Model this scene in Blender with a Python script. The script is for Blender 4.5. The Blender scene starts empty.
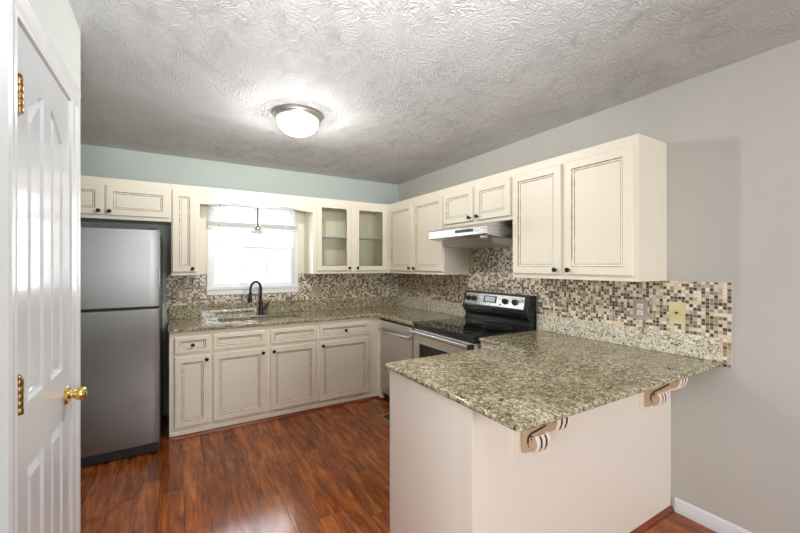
import bpy, bmesh, math, random
from math import sin, cos, pi, radians
from mathutils import Vector, Matrix
random.seed(7)
C = bpy.context.scene.collection
S = bpy.context.scene

# ------------------------------------------------------------------ camera
cam_d = bpy.data.cameras.new('camera'); cam = bpy.data.objects.new('camera', cam_d); C.objects.link(cam)
cam.location = (-2.457, -4.142, 1.404)
cam.rotation_euler = (pi/2, 0, -radians(30.877))
cam_d.sensor_width = 36.0; cam_d.lens = 374.757/800*36.0
cam_d.shift_x = 0.46/800; cam_d.shift_y = -1.18/800
cam_d.clip_start = 0.02
S.camera = cam
# ------------------------------------------------------------------ view
S.view_settings.view_transform = 'Standard'; S.view_settings.look = 'None'
S.view_settings.gamma = 1.0; S.view_settings.use_curve_mapping = False
S.view_settings.exposure = 0.28
S.cycles.use_denoising = True
S.cycles.max_bounces = 10; S.cycles.diffuse_bounces = 6; S.cycles.glossy_bounces = 5; S.cycles.transparent_max_bounces = 12
S.cycles.sample_clamp_indirect = 6.0
S.cycles.caustics_reflective = False; S.cycles.caustics_refractive = False
# ------------------------------------------------------------------ sky outside the windows
world = bpy.data.worlds.new('overcast_sky'); S.world = world; world.use_nodes = True
bg = world.node_tree.nodes['Background']; bg.inputs[0].default_value = (0.93, 0.97, 1.0, 1); bg.inputs[1].default_value = 1.4

def area_light(name, loc, rot, sx, sy, power, col=(1, 1, 1)):
    l = bpy.data.lights.new(name, 'AREA'); l.shape = 'RECTANGLE'; l.size = sx; l.size_y = sy
    l.energy = power; l.color = col
    o = bpy.data.objects.new(name, l); o.location = loc; o.rotation_euler = rot; C.objects.link(o)
    return o
# daylight entering through the kitchen window; rear, side and upward lights are added fill
area_light('kitchen_window_daylight', (-1.745, 0.42, 1.62), (-pi/2, 0, 0), 1.1, 1.0, 34, (0.93, 0.97, 1.0))
area_light('rear_window_fill', (-1.1, -7.65, 1.45), (pi/2+.15, 0, 0), 1.8, 1.6, 105, (0.95, 0.98, 1.0))  # unseen rear window light, added to even out the room
area_light('side_window_fill', (-5.75, -5.0, 1.45), (pi/2+.15, 0, -pi/2), 2.2, 1.6, 118, (0.95, 0.98, 1.0))  # unseen side window light, added to brighten the foreground
area_light('fill_uplight', (-2.45, -4.75, 1.85), (radians(126), 0, radians(-14)), 0.5, 0.5, 44, (0.95, 0.98, 1.0)).data.spread = radians(84)  # added unseen fill aimed at the ceiling, not a fixture of the room

# ================================================================== materials
class NT:
    def __init__(s, name):
        s.m = bpy.data.materials.new(name); s.m.use_nodes = True
        s.t = s.m.node_tree; s.b = s.t.nodes['Principled BSDF']
    def n(s, typ, ins=None, **kw):
        nd = s.t.nodes.new(typ)
        for k, v in kw.items(): setattr(nd, k, v)
        for k, v in (ins or {}).items():
            if hasattr(v, 'is_output') or isinstance(v, bpy.types.NodeSocket): s.t.links.new(v, nd.inputs[k])
            else: nd.inputs[k].default_value = v
        return nd
    def set(s, **kw):
        names = {'color': 'Base Color', 'rough': 'Roughness', 'metal': 'Metallic', 'normal': 'Normal', 'emit': 'Emission Color',
                 'emits': 'Emission Strength', 'spec': 'Specular IOR Level', 'coat': 'Coat Weight', 'coatr': 'Coat Roughness', 'alpha': 'Alpha',
                 'aniso': 'Anisotropic'}
        for k, v in kw.items():
            i = s.b.inputs[names[k]]
            if isinstance(v, bpy.types.NodeSocket): s.t.links.new(v, i)
            elif isinstance(v, tuple): i.default_value = (*v[:3], 1)
            else: i.default_value = v
        return s.m
    def ramp(s, fac, stops, mode='LINEAR'):
        r = s.n('ShaderNodeValToRGB', {0: fac}); r.color_ramp.interpolation = mode
        el = r.color_ramp.elements
        while len(el) < len(stops): el.new(0.5)
        for e, (p, c) in zip(el, stops): e.position = p; e.color = (*c, 1) if len(c) == 3 else c
        return r.outputs[0]
    def obj(s): return s.n('ShaderNodeTexCoord').outputs['Object']
    def pos(s): return s.n('ShaderNodeNewGeometry').outputs['Position']
    def mapping(s, v, scale=(1, 1, 1), rot=(0, 0, 0), loc=(0, 0, 0)):
        return s.n('ShaderNodeMapping', {'Vector': v, 'Scale': scale, 'Rotation': rot, 'Location': loc}).outputs[0]
    def noise(s, v, scale, detail=3, rough=.5, dist=0.0):
        return s.n('ShaderNodeTexNoise', {'Vector': v, 'Scale': scale, 'Detail': detail, 'Roughness': rough, 'Distortion': dist}).outputs[0]
    def mix(s, fac, a, b, blend='MIX'):
        nd = s.t.nodes.new('ShaderNodeMix'); nd.data_type = 'RGBA'; nd.blend_type = blend
        for i, v in ((0, fac), (6, a), (7, b)):
            if isinstance(v, bpy.types.NodeSocket): s.t.links.new(v, nd.inputs[i])
            else: nd.inputs[i].default_value = (*v, 1) if isinstance(v, tuple) else v
        return nd.outputs[2]
    def math(s, op, a, b=0.0, c=0.0):
        nd = s.t.nodes.new('ShaderNodeMath'); nd.operation = op
        for i, v in enumerate((a, b, c)):
            if isinstance(v, bpy.types.NodeSocket): s.t.links.new(v, nd.inputs[i])
            else: nd.inputs[i].default_value = v
        return nd.outputs[0]
    def bump(s, h, strength=.3, dist=.01):
        return s.n('ShaderNodeBump', {'Height': h, 'Strength': strength, 'Distance': dist}).outputs[0]

def rgb(r, g, b):
    f = lambda c: ((c/255+.055)/1.055)**2.4 if c > 10 else c/255/12.92
    return (f(r), f(g), f(b))

def plain(name, col, rough=.5, metal=0.0, var=.04, scale=30, **kw):
    m = NT(name); n = m.noise(m.pos(), scale, 3)
    a = tuple(c*(1-var) for c in col); b = tuple(min(1, c*(1+var)) for c in col)
    return m.set(color=m.ramp(n, [(.3, a), (.7, b)]), rough=rough, metal=metal, **kw)

def wall_paint(name, col):
    m = NT(name); p = m.pos()
    n = m.noise(p, 1.5, 3); f = m.noise(p, 220, 4)
    return m.set(color=m.ramp(n, [(.3, tuple(c*.97 for c in col)), (.7, tuple(c*1.03 for c in col))]), rough=.62,
                 normal=m.bump(f, .12, .002))

def cabinet_paint(name, col, streak=.05, rough=.42):
    m = NT(name); p = m.pos()
    n = m.noise(m.mapping(p, (18, 18, 1.5)), 2.0, 4, .6)
    n2 = m.noise(p, 2.2, 2)
    c = m.ramp(n, [(.25, tuple(x*(1-streak) for x in col)), (.75, tuple(min(1, x*(1+streak)) for x in col))])
    c = m.mix(m.math('MULTIPLY', n2, .18), c, tuple(x*y for x, y in zip(col, (.93, .88, .80))))
    return m.set(color=c, rough=rough, normal=m.bump(m.noise(m.mapping(p, (30, 30, 3)), 6, 3), .06, .002))

def glaze():
    m = NT('brown glaze in the door grooves'); p = m.pos()
    n = m.noise(p, 26, 4, .7)
    return m.set(color=m.ramp(n, [(.34, rgb(96, 80, 62)), (.5, rgb(140, 124, 102)), (.66, rgb(205, 194, 172))]), rough=.6)

def granite(light=False):  # light: same stone, brighter window lighting put into its colours
    m = NT('speckled granite lightened for window light' if light else 'speckled olive and cream granite'); p = m.pos()
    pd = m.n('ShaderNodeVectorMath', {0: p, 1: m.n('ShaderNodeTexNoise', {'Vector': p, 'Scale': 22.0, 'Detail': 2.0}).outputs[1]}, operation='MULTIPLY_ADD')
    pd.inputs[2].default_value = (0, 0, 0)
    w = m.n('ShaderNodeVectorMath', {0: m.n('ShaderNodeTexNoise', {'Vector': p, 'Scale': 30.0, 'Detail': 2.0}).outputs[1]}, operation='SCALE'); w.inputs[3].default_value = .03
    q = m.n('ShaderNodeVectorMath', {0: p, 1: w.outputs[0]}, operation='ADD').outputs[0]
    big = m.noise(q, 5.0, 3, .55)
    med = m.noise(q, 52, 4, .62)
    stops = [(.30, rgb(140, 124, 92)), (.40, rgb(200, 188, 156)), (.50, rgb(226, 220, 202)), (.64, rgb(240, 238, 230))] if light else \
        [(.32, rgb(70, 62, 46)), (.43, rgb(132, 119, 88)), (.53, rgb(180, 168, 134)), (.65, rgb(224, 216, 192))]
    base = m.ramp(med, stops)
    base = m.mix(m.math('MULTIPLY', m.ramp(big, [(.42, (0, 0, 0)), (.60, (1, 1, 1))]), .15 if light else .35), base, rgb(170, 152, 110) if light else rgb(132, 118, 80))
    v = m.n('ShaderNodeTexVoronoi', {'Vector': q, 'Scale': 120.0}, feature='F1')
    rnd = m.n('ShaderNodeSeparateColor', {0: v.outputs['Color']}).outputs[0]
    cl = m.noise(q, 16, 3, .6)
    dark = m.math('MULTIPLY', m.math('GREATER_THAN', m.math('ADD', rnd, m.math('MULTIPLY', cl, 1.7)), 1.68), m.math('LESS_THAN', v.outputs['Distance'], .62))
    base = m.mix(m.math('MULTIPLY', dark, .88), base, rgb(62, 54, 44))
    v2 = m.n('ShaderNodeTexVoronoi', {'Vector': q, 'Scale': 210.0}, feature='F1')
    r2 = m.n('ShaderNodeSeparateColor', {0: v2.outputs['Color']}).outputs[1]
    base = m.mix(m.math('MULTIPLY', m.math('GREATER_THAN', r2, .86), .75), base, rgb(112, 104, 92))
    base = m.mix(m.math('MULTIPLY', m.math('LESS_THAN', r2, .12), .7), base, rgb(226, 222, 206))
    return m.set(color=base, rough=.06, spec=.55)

def mosaic():
    m = NT('small square glass and stone mosaic'); o = m.obj()
    P = .0186
    s = m.n('ShaderNodeSeparateXYZ', {0: m.mapping(o, (1/P, 1/P, 1/P))})
    fx = m.math('FRACT', s.outputs[0]); fz = m.math('FRACT', s.outputs[2])
    def edge(f): return m.math('ABSOLUTE', m.math('SUBTRACT', f, .5))
    e = m.math('MAXIMUM', edge(fx), edge(fz))
    grout = m.math('GREATER_THAN', e, .445)
    ix = m.math('FLOOR', s.outputs[0]); iz = m.math('FLOOR', s.outputs[2])
    cv = m.n('ShaderNodeCombineXYZ', {0: ix, 1: iz, 2: 3.0})
    wn = m.n('ShaderNodeTexWhiteNoise', {'Vector': cv.outputs[0]}, noise_dimensions='3D')
    c = m.ramp(wn.outputs[0], [(0, rgb(50, 38, 30)), (.17, rgb(84, 68, 54)), (.29, rgb(128, 118, 106)), (.38, rgb(160, 136, 98)),
                               (.50, rgb(222, 206, 176)), (.68, rgb(240, 230, 210)), (.90, rgb(184, 174, 160))], 'CONSTANT')
    c = m.mix(.10, c, m.ramp(m.noise(o, 260, 2), [(.3, rgb(150, 134, 112)), (.7, rgb(232, 222, 204))]))
    c = m.mix(grout, c, rgb(206, 196, 176))
    r = m.math('ADD', m.math('MULTIPLY', m.n('ShaderNodeSeparateColor', {0: wn.outputs[1]}).outputs[1], .3), .1)
    r = m.math('MAXIMUM', r, m.math('MULTIPLY', grout, .8))
    h = m.math('MULTIPLY', m.math('SUBTRACT', .5, e), 8.0); h = m.math('MINIMUM', h, .7)
    return m.set(color=c, rough=r, normal=m.bump(h, .5, .002))

def wood_floor():
    m = NT('glossy reddish brown wood planks'); p = m.pos()
    W, L = .127, 1.15
    s = m.n('ShaderNodeSeparateXYZ', {0: p})
    col = m.math('FLOOR', m.math('DIVIDE', s.outputs[0], W))
    off = m.n('ShaderNodeTexWhiteNoise', {'W': col}, noise_dimensions='1D').outputs[0]
    yy = m.math('ADD', m.math('DIVIDE', s.outputs[1], L), m.math('MULTIPLY', off, 7.0))
    row = m.math('FLOOR', yy)
    idv = m.n('ShaderNodeCombineXYZ', {0: col, 1: row, 2: 0.0})
    wn = m.n('ShaderNodeTexWhiteNoise', {'Vector': idv.outputs[0]}, noise_dimensions='3D')
    shift = m.n('ShaderNodeVectorMath', {0: p, 1: m.n('ShaderNodeVectorMath', {0: wn.outputs[1]}, operation='SCALE').outputs[0]}, operation='ADD')
    shift.inputs[1].links[0].from_node.inputs[3].default_value = 9.0
    g = m.noise(m.mapping(shift.outputs[0], (15, 1.8, 15)), 1.7, 6, .68, .5)
    g2 = m.noise(m.mapping(shift.outputs[0], (90, 6, 90)), 1.0, 3, .6)
    g3 = m.noise(m.mapping(shift.outputs[0], (6, 2.5, 6)), 2.2, 3, .6)
    c = m.ramp(g, [(.30, rgb(66, 30, 11)), (.43, rgb(116, 56, 21)), (.55, rgb(158, 85, 35)), (.70, rgb(198, 122, 60))])
    c = m.mix(.30, c, m.ramp(g2, [(.3, rgb(92, 40, 15)), (.7, rgb(176, 94, 42))]))
    c = m.mix(m.math('MULTIPLY', m.ramp(g3, [(.52, (0, 0, 0)), (.72, (1, 1, 1))]), .38), c, rgb(52, 24, 12))
    tone = m.ramp(wn.outputs[0], [(0, (.76, .72, .70)), (.5, (1, 1, 1)), (1, (1.22, 1.22, 1.2))])
    c = m.mix(1.0, c, tone, 'MULTIPLY')
    fx = m.math('FRACT', m.math('DIVIDE', s.outputs[0], W)); fy = m.math('FRACT', yy)
    ex = m.math('MINIMUM', fx, m.math('SUBTRACT', 1.0, fx)); ey = m.math('MULTIPLY', m.math('MINIMUM', fy, m.math('SUBTRACT', 1.0, fy)), L/W)
    e = m.math('MINIMUM', ex, ey)
    gap = m.math('LESS_THAN', e, .012)
    c = m.mix(m.math('MULTIPLY', gap, .7), c, rgb(34, 16, 9))
    h = m.math('ADD', m.math('MULTIPLY', m.math('MINIMUM', e, .05), 6.0), m.math('MULTIPLY', m.noise(m.mapping(shift.outputs[0], (14, 2.5, 14)), 1.3, 3), .5))
    return m.set(color=c, rough=m.ramp(g3, [(.3, (.15,)*3), (.7, (.21,)*3)]), normal=m.bump(h, .22, .003), spec=.5)

def stomp_ceiling():
    m = NT('brushed textured ceiling paint'); p = m.pos()
    w = m.n('ShaderNodeVectorMath', {0: m.n('ShaderNodeTexNoise', {'Vector': p, 'Scale': 7.0, 'Detail': 2.0}).outputs[1]}, operation='SCALE'); w.inputs[3].default_value = .35
    q = m.n('ShaderNodeVectorMath', {0: p, 1: w.outputs[0]}, operation='ADD').outputs[0]
    a = m.n('ShaderNodeTexWave', {'Vector': q, 'Scale': 15.0, 'Distortion': 9.0, 'Detail': 3.0, 'Detail Scale': 1.6, 'Detail Roughness': .6}).outputs[1]
    b = m.noise(p, 55, 4, .65, .6)
    k = m.ramp(m.noise(p, 5, 3), [(.36, (.35,)*3), (.64, (1,)*3)])
    b2 = m.noise(p, 95, 3, .6, .4)
    h = m.math('ADD', m.math('ADD', m.math('MULTIPLY', m.math('MULTIPLY', a, k), .42), m.math('MULTIPLY', b, .8)), m.math('MULTIPLY', b2, .45))
    return m.set(color=m.ramp(m.noise(p, 3, 4), [(.3, rgb(206, 206, 206)), (.7, rgb(214, 214, 214))]), rough=.85, normal=m.bump(h, .9, .012))

def stainless(name, axis=0, base=.60, rough=.26):
    m = NT(name); o = m.pos()
    sc = {0: (3, 3, 600), 1: (14, 14, 3)}[axis]
    n = m.noise(m.mapping(o, sc), 1.0, 3, .6); n2 = m.noise(o, 4, 2)
    tg = m.n('ShaderNodeTangent', direction_type='RADIAL', axis='Z').outputs[0]; m.t.links.new(tg, m.b.inputs['Tangent']); m.b.inputs['Anisotropic'].default_value = .75
    return m.set(color=m.ramp(n, [(.3, (base*.93, base*.92, base*.91)), (.7, (base*1.05, base*1.04, base*1.03))]), metal=1.0,
                 rough=m.ramp(m.mix(.3, m.ramp(n, [(0, (0, 0, 0)), (1, (1, 1, 1))]), n2), [(.2, (rough*.8,)*3), (.8, (rough*1.25,)*3)]),
                 normal=m.bump(n, .04, .001))

def clear_glass(name, tint=(1, 1, 1), refl=1.0):
    m = NT(name); t = m.t
    tr = m.n('ShaderNodeBsdfTransparent', {0: (*tint, 1)}); gl = m.n('ShaderNodeBsdfGlossy', {'Roughness': .02})
    fr = m.n('ShaderNodeFresnel', {'IOR': 1.45})
    mx = m.n('ShaderNodeMixShader', {0: m.math('MULTIPLY', fr.outputs[0], refl)})
    t.links.new(tr.outputs[0], mx.inputs[1]); t.links.new(gl.outputs[0], mx.inputs[2])
    t.links.new(mx.outputs[0], t.nodes['Material Output'].inputs[0])
    return m.m

M = dict(
    wallk=wall_paint('pale green grey kitchen paint', rgb(178, 186, 180)),
    wallp=wall_paint('pale green white paint', rgb(196, 203, 198)),
    wallr=wall_paint('warm greige wall paint', rgb(188, 185, 178)),
    ceil=stomp_ceiling(), floor=wood_floor(), granite=granite(), granite_lit=granite(True), mosaic=mosaic(),
    cream=cabinet_paint('glazed antique cream cabinet paint', rgb(237, 230, 213), .016),
    creami=cabinet_paint('cream cabinet interior', rgb(241, 235, 216), .02),
    pen=cabinet_paint('brushed pinkish cream panel paint', rgb(240, 232, 221), .015, .38),
    corb=cabinet_paint('antiqued tan corbel paint with side shade', rgb(204, 176, 146), .03), glaze=glaze(),
    white=plain('white semi gloss trim paint', rgb(224, 226, 228), .22, var=.012, scale=8),
    doorw=plain('glossy white door paint', rgb(214, 218, 222), .16, var=.012, scale=6),
    winw=plain('white vinyl window frame', rgb(244, 246, 247), .3, var=.01),
    steel=stainless('brushed stainless steel with level grain', 0, .80, .38),
    steelv=stainless('brushed stainless refrigerator steel', 0, .31, .34),
    steeld=stainless('satin hood steel', 0, .58, .26),
    chrome=plain('polished nickel', (.62, .60, .57), .18, 1.0),
    steelg=plain('grey filler strip', rgb(150, 148, 146), .35, .5),
    satin=plain('satin nickel', (.60, .58, .56), .42, 1.0),
    bronze=plain('oil rubbed bronze', rgb(44, 38, 34), .35, .6, .15, 120),
    blackg=plain('black ceramic glass', (.006, .006, .007), .04, 0, .0),
    blackp=plain('black enamel', (.012, .012, .013), .16, 0, .1),
    blackm=plain('matt black plastic', (.018, .018, .02), .5, 0, .1),
    darkgrey=plain('dark grey enamelled side', rgb(66, 68, 70), .4, 0, .05),
    faucet=plain('dark gunmetal faucet finish', rgb(52, 54, 60), .28, .7, .05),
    brass=plain('polished brass', (.78, .56, .20), .14, 1.0, .12, 60),
    brassd=plain('aged brass', (.30, .20, .08), .34, 1.0, .3, 90),
    tan=plain('tan wall plate', rgb(190, 172, 148), .45),
    taupe=plain('taupe wall plate', rgb(176, 162, 150), .45),
    ivory=plain('ivory wall plate', rgb(224, 210, 160), .4),
    recept=plain('white receptacle', rgb(238, 236, 230), .35),
    cherry=plain('stained cherry moulding', rgb(126, 58, 30), .3, 0, .25, 14),
    glass=clear_glass('clear pane glass'), cabglass=clear_glass('cabinet door glass', (.97, .98, .96), 1.0),
    blind=plain('white vinyl blind', rgb(240, 240, 238), .4, var=.01),
    dark=plain('dark void', (.01, .01, .01), .8),
)
def emissive(name, col, st):
    m = NT(name); n = m.noise(m.pos(), 9, 2)
    return m.set(color=m.ramp(n, [(.3, tuple(c*.97 for c in col)), (.7, col)]), emit=col, emits=st, rough=.3)
def dome_glass():
    m = NT('lit frosted glass'); t = m.t
    em = m.n('ShaderNodeEmission', {0: (1.0, .98, .95, 1), 1: 24.0}); tr = m.n('ShaderNodeBsdfTransparent')
    mx = m.n('ShaderNodeMixShader', {0: .45}); t.links.new(em.outputs[0], mx.inputs[1]); t.links.new(tr.outputs[0], mx.inputs[2])
    t.links.new(mx.outputs[0], t.nodes['Material Output'].inputs[0]); return m.m
M['dome'] = dome_glass()
M['shade'] = plain('ribbed pale glass shade', rgb(205, 205, 200), .12)

# ================================================================== mesh helpers
class MB:
    def __init__(s): s.bm = bmesh.new()
    def face(s, vs, mi=0):
        try: f = s.bm.faces.new(vs)
        except ValueError: return None
        f.material_index = mi; return f
    def box(s, x0, x1, y0, y1, z0, z1, mi=0):
        if x0 > x1: x0, x1 = x1, x0
        if y0 > y1: y0, y1 = y1, y0
        if z0 > z1: z0, z1 = z1, z0
        v = [s.bm.verts.new((x, y, z)) for z in (z0, z1) for x, y in ((x0, y0), (x1, y0), (x1, y1), (x0, y1))]
        for q in ((3, 2, 1, 0), (4, 5, 6, 7), (0, 1, 5, 4), (1, 2, 6, 5), (2, 3, 7, 6), (3, 0, 4, 7)): s.face([v[i] for i in q], mi)
        return s
    def prism(s, poly, axis, a, b, mi=0):
        """poly: 2d points; axis 0 -> (y,z), 1 -> (x,z), 2 -> (x,y)"""
        def P(p, t): return {0: (t, p[0], p[1]), 1: (p[0], t, p[1]), 2: (p[0], p[1], t)}[axis]
        A = [s.bm.verts.new(P(p, a)) for p in poly]; B = [s.bm.verts.new(P(p, b)) for p in poly]
        n = len(poly); s.face(A[::-1], mi); s.face(B, mi)
        for i in range(n): s.face([A[i], A[(i+1) % n], B[(i+1) % n], B[i]], mi)
        return s
    def lathe(s, prof, c=(0, 0, 0), axis=(0, 0, 1), n=24, mi=0):
        """prof: (r, t) along the axis"""
        q = Vector(axis).normalized().to_track_quat('Z', 'Y').to_matrix(); c = Vector(c); rings = []
        for r, t in prof:
            if r < 1e-5: rings.append([s.bm.verts.new(c + q @ Vector((0, 0, t)))])
            else: rings.append([s.bm.verts.new(c + q @ Vector((r*cos(2*pi*k/n), r*sin(2*pi*k/n), t))) for k in range(n)])
        for A, B in zip(rings, rings[1:]):
            for k in range(n):
                k2 = (k+1) % n
                if len(A) == 1 and len(B) > 1: s.face([A[0], B[k], B[k2]], mi)
                elif len(B) == 1 and len(A) > 1: s.face([A[k], B[0], A[k2]], mi)
                elif len(A) > 1: s.face([A[k], B[k], B[k2], A[k2]], mi)
        if len(rings[0]) > 1: s.face(rings[0], mi)
        if len(rings[-1]) > 1: s.face(rings[-1][::-1], mi)
        return s
    def tube(s, pts, r, n=12, mi=0):
        pts = [Vector(p) for p in pts]; rs = r if isinstance(r, (list, tuple)) else [r]*len(pts)
        prev = None; ring = []
        for i, p in enumerate(pts):
            d = (pts[min(i+1, len(pts)-1)] - pts[max(i-1, 0)]).normalized()
            if prev is None: u = d.orthogonal().normalized()
            else: u = (prev - d*prev.dot(d)).normalized()
            prev = u; w = d.cross(u)
            ring.append([s.bm.verts.new(p + (u*cos(2*pi*k/n) + w*sin(2*pi*k/n))*rs[i]) for k in range(n)])
        for A, B in zip(ring, ring[1:]):
            for k in range(n): s.face([A[k], A[(k+1) % n], B[(k+1) % n], B[k]], mi)
        s.face(ring[0][::-1], mi); s.face(ring[-1], mi)
        return s
    def rings(s, rects, mis, y0=None):
        """nested rectangles (x0,x1,z0,z1,y) joined into one stepped panel facing -y; mis: one material per band, last for the centre"""
        R = []
        for x0, x1, z0, z1, y in rects: R.append([s.bm.verts.new(p) for p in ((x0, y, z0), (x1, y, z0), (x1, y, z1), (x0, y, z1))])
        for (A, B), mi in zip(zip(R, R[1:]), mis):
            for k in range(4): s.face([A[k], A[(k+1) % 4], B[(k+1) % 4], B[k]], mi)
        return R
    def build(s, name, mats, parent=None, smooth=False, bevel=0, seg=2, loc=None):
        bmesh.ops.recalc_face_normals(s.bm, faces=s.bm.faces[:])
        me = bpy.data.meshes.new(name); s.bm.to_mesh(me); s.bm.free()
        for m in (mats if isinstance(mats, (list, tuple)) else [mats]): me.materials.append(M[m])
        o = bpy.data.objects.new(name, me); C.objects.link(o)
        if loc: o.location = loc
        if parent is not None: o.parent = parent
        if smooth or bevel:
            me.polygons.foreach_set('use_smooth', [True]*len(me.polygons)); me.set_sharp_from_angle(angle=radians(34))
        if bevel:
            b = o.modifiers.new('edge', 'BEVEL'); b.width = bevel; b.segments = seg; b.limit_method = 'ANGLE'; b.angle_limit = radians(34)
            b.harden_normals = True
        return o

def struct(o, kind='structure'): o['kind'] = kind; return o
def tag(o, label, cat, group=None):
    o['label'] = label; o['category'] = cat
    if group: o['group'] = group
    return o
def thing(name, label, cat, loc=(0, 0, 0), rz=0.0, group=None):
    o = bpy.data.objects.new(name, None); o.empty_display_size = .1; C.objects.link(o)
    o.location = loc; o.rotation_euler = (0, 0, rz)
    return tag(o, label, cat, group)
RW = -pi/2    # right wall frame: local x runs toward the camera, local -y faces into the room
def cut(o, x0, x1, y0, y1, z0, z1):
    c = MB().box(x0, x1, y0, y1, z0, z1).build('cutter', 'white')
    md = o.modifiers.new('cut', 'BOOLEAN'); md.operation = 'DIFFERENCE'; md.object = c; md.solver = 'EXACT'
    dg = bpy.context.evaluated_depsgraph_get(); me = bpy.data.meshes.new_from_object(o.evaluated_get(dg))
    o.modifiers.clear(); o.data = me; bpy.data.objects.remove(c)
    return o

# ================================================================== room shell
H = 2.44; T = .12; XR = 0.0; XK = -3.45; XP = -2.817; YP = -1.997; YF = -7.3; XL = -5.4; YQ = -3.35
struct(MB().box(XL-T, T, YF-T, T, -.08, 0).build('floor', 'floor'))
struct(MB().box(XL-T, T, YF-T, T, H, H+.1).build('ceiling', 'ceil'))
WX0, WX1, WZ0, WZ1 = -2.155, -1.332, 1.185, 2.04
struct(MB().box(XK-T, WX0, 0, T, 0, H).box(WX1, T, 0, T, 0, H).box(WX0, WX1, 0, T, 0, WZ0).box(WX0, WX1, 0, T, WZ1, H).build('wall_back', 'wallk'))
struct(MB().box(0, T, YF, 0, 0, H).build('wall_right', 'wallr'))
struct(MB().box(XK-T, XK, YP, 0, 0, H).build('wall_left', 'wallk'))
# pantry block with its door opening
DY0, DY1, DZ = -2.80, -2.215, 2.045
pw = MB().box(XK, XP-T, YP-T, YP, 0, H).box(XP-T, XP, DY1, YP, 0, H).box(XP-T, XP, DY0, DY1, DZ, H).box(XP-T, XP, YQ, DY0, 0, H).box(XL, XP-T, YQ, YQ+T, 0, H)
struct(pw.build('wall_pantry', 'wallp'))
w0, w1 = -6.0, -4.0
struct(MB().box(XL-T, XL, YF, w0, 0, H).box(XL-T, XL, w1, YQ+T, 0, H).box(XL-T, XL, w0, w1, 0, .75).box(XL-T, XL, w0, w1, 2.15, H).build('wall_far_left', 'wallr'))
w2, w3 = -1.9, -.3
struct(MB().box(XL, w2, YF-T, YF, 0, H).box(w3, 0, YF-T, YF, 0, H).box(w2, w3, YF-T, YF, 0, .75).box(w2, w3, YF-T, YF, 2.15, H).build('wall_front', 'wallr'))
for i, (loc, rz) in enumerate((((-1.1, YF, 0), pi), ((XL, -5.0, 0), pi/2))):  # unseen rear and side windows, added as sources of fill light
    a, b = (-.8, .8) if i == 0 else (-1.0, 1.0)
    w = struct(MB().box(a, b, .03, .07, .75, .80).box(a, b, .03, .07, 2.10, 2.15).box(a, a+.05, .03, .07, .80, 2.10).box(b-.05, b, .03, .07, .80, 2.10)
        .box(-.025, .025, .03, .07, .80, 2.10).build('window_%d' % (i+2), 'winw', loc=loc))
    w.rotation_euler = (0, 0, rz)
    MB().box(a+.05, -.025, .048, .052, .80, 2.10).build('pane', 'glass', w); MB().box(.025, b-.05, .048, .052, .80, 2.10).build('pane', 'glass', w)

# ------------------------------------------------------------------ kitchen window
wz0, wz1 = WZ0, WZ1
win = MB()
win.box(-2.19, WX0, -.018, 0, 1.19, 2.075).box(WX1, -1.297, -.018, 0, 1.19, 2.075).box(WX0, WX1, -.018, 0, WZ1, 2.075)
win.box(WX0, WX0+.012, 0, T, wz0, wz1).box(WX1-.012, WX1, 0, T, wz0, wz1).box(WX0+.012, WX1-.012, 0, T, wz1-.012, wz1).box(WX0+.012, WX1-.012, 0, T, wz0, wz0+.012)
window = struct(win.build('window_1', 'winw', bevel=.002))
MB().box(-2.20, -1.287, -.032, 0, 1.158, 1.1895).box(-2.195, -1.292, -.020, 0, 1.108, 1.158).build('window_sill', 'winw', window, bevel=.003)
def sash(y, z0, z1, name):
    a, b = WX0+.012, WX1-.012; s = .026
    o = MB().box(a, a+s, y, y+.03, z0, z1).box(b-s, b, y, y+.03, z0, z1).box(a+s, b-s, y, y+.03, z0, z0+s).box(a+s, b-s, y, y+.03, z1-s, z1).build(name, 'winw', window, bevel=.002)
    a += s; b -= s; z0 += s; z1 -= s
    MB().box(a, b, y+.013, y+.017, z0, z1).build('pane', 'glass', o)
    mb = MB()
    for k in (1, 2): x = a+(b-a)*k/3; mb.box(x-.007, x+.007, y+.010, y+.020, z0, z1)
    for k in range(3):
        x0 = a+(b-a)*k/3+(.007 if k else 0); x1 = a+(b-a)*(k+1)/3-(.007 if k < 2 else 0)
        mb.box(x0, x1, y+.010, y+.020, (z0+z1)/2-.007, (z0+z1)/2+.007)
    mb.build('muntin', 'winw', o)
sash(.035, wz0+.012, 1.60, 'lower_sash'); sash(.068, 1.575, wz1-.012, 'upper_sash')

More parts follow.
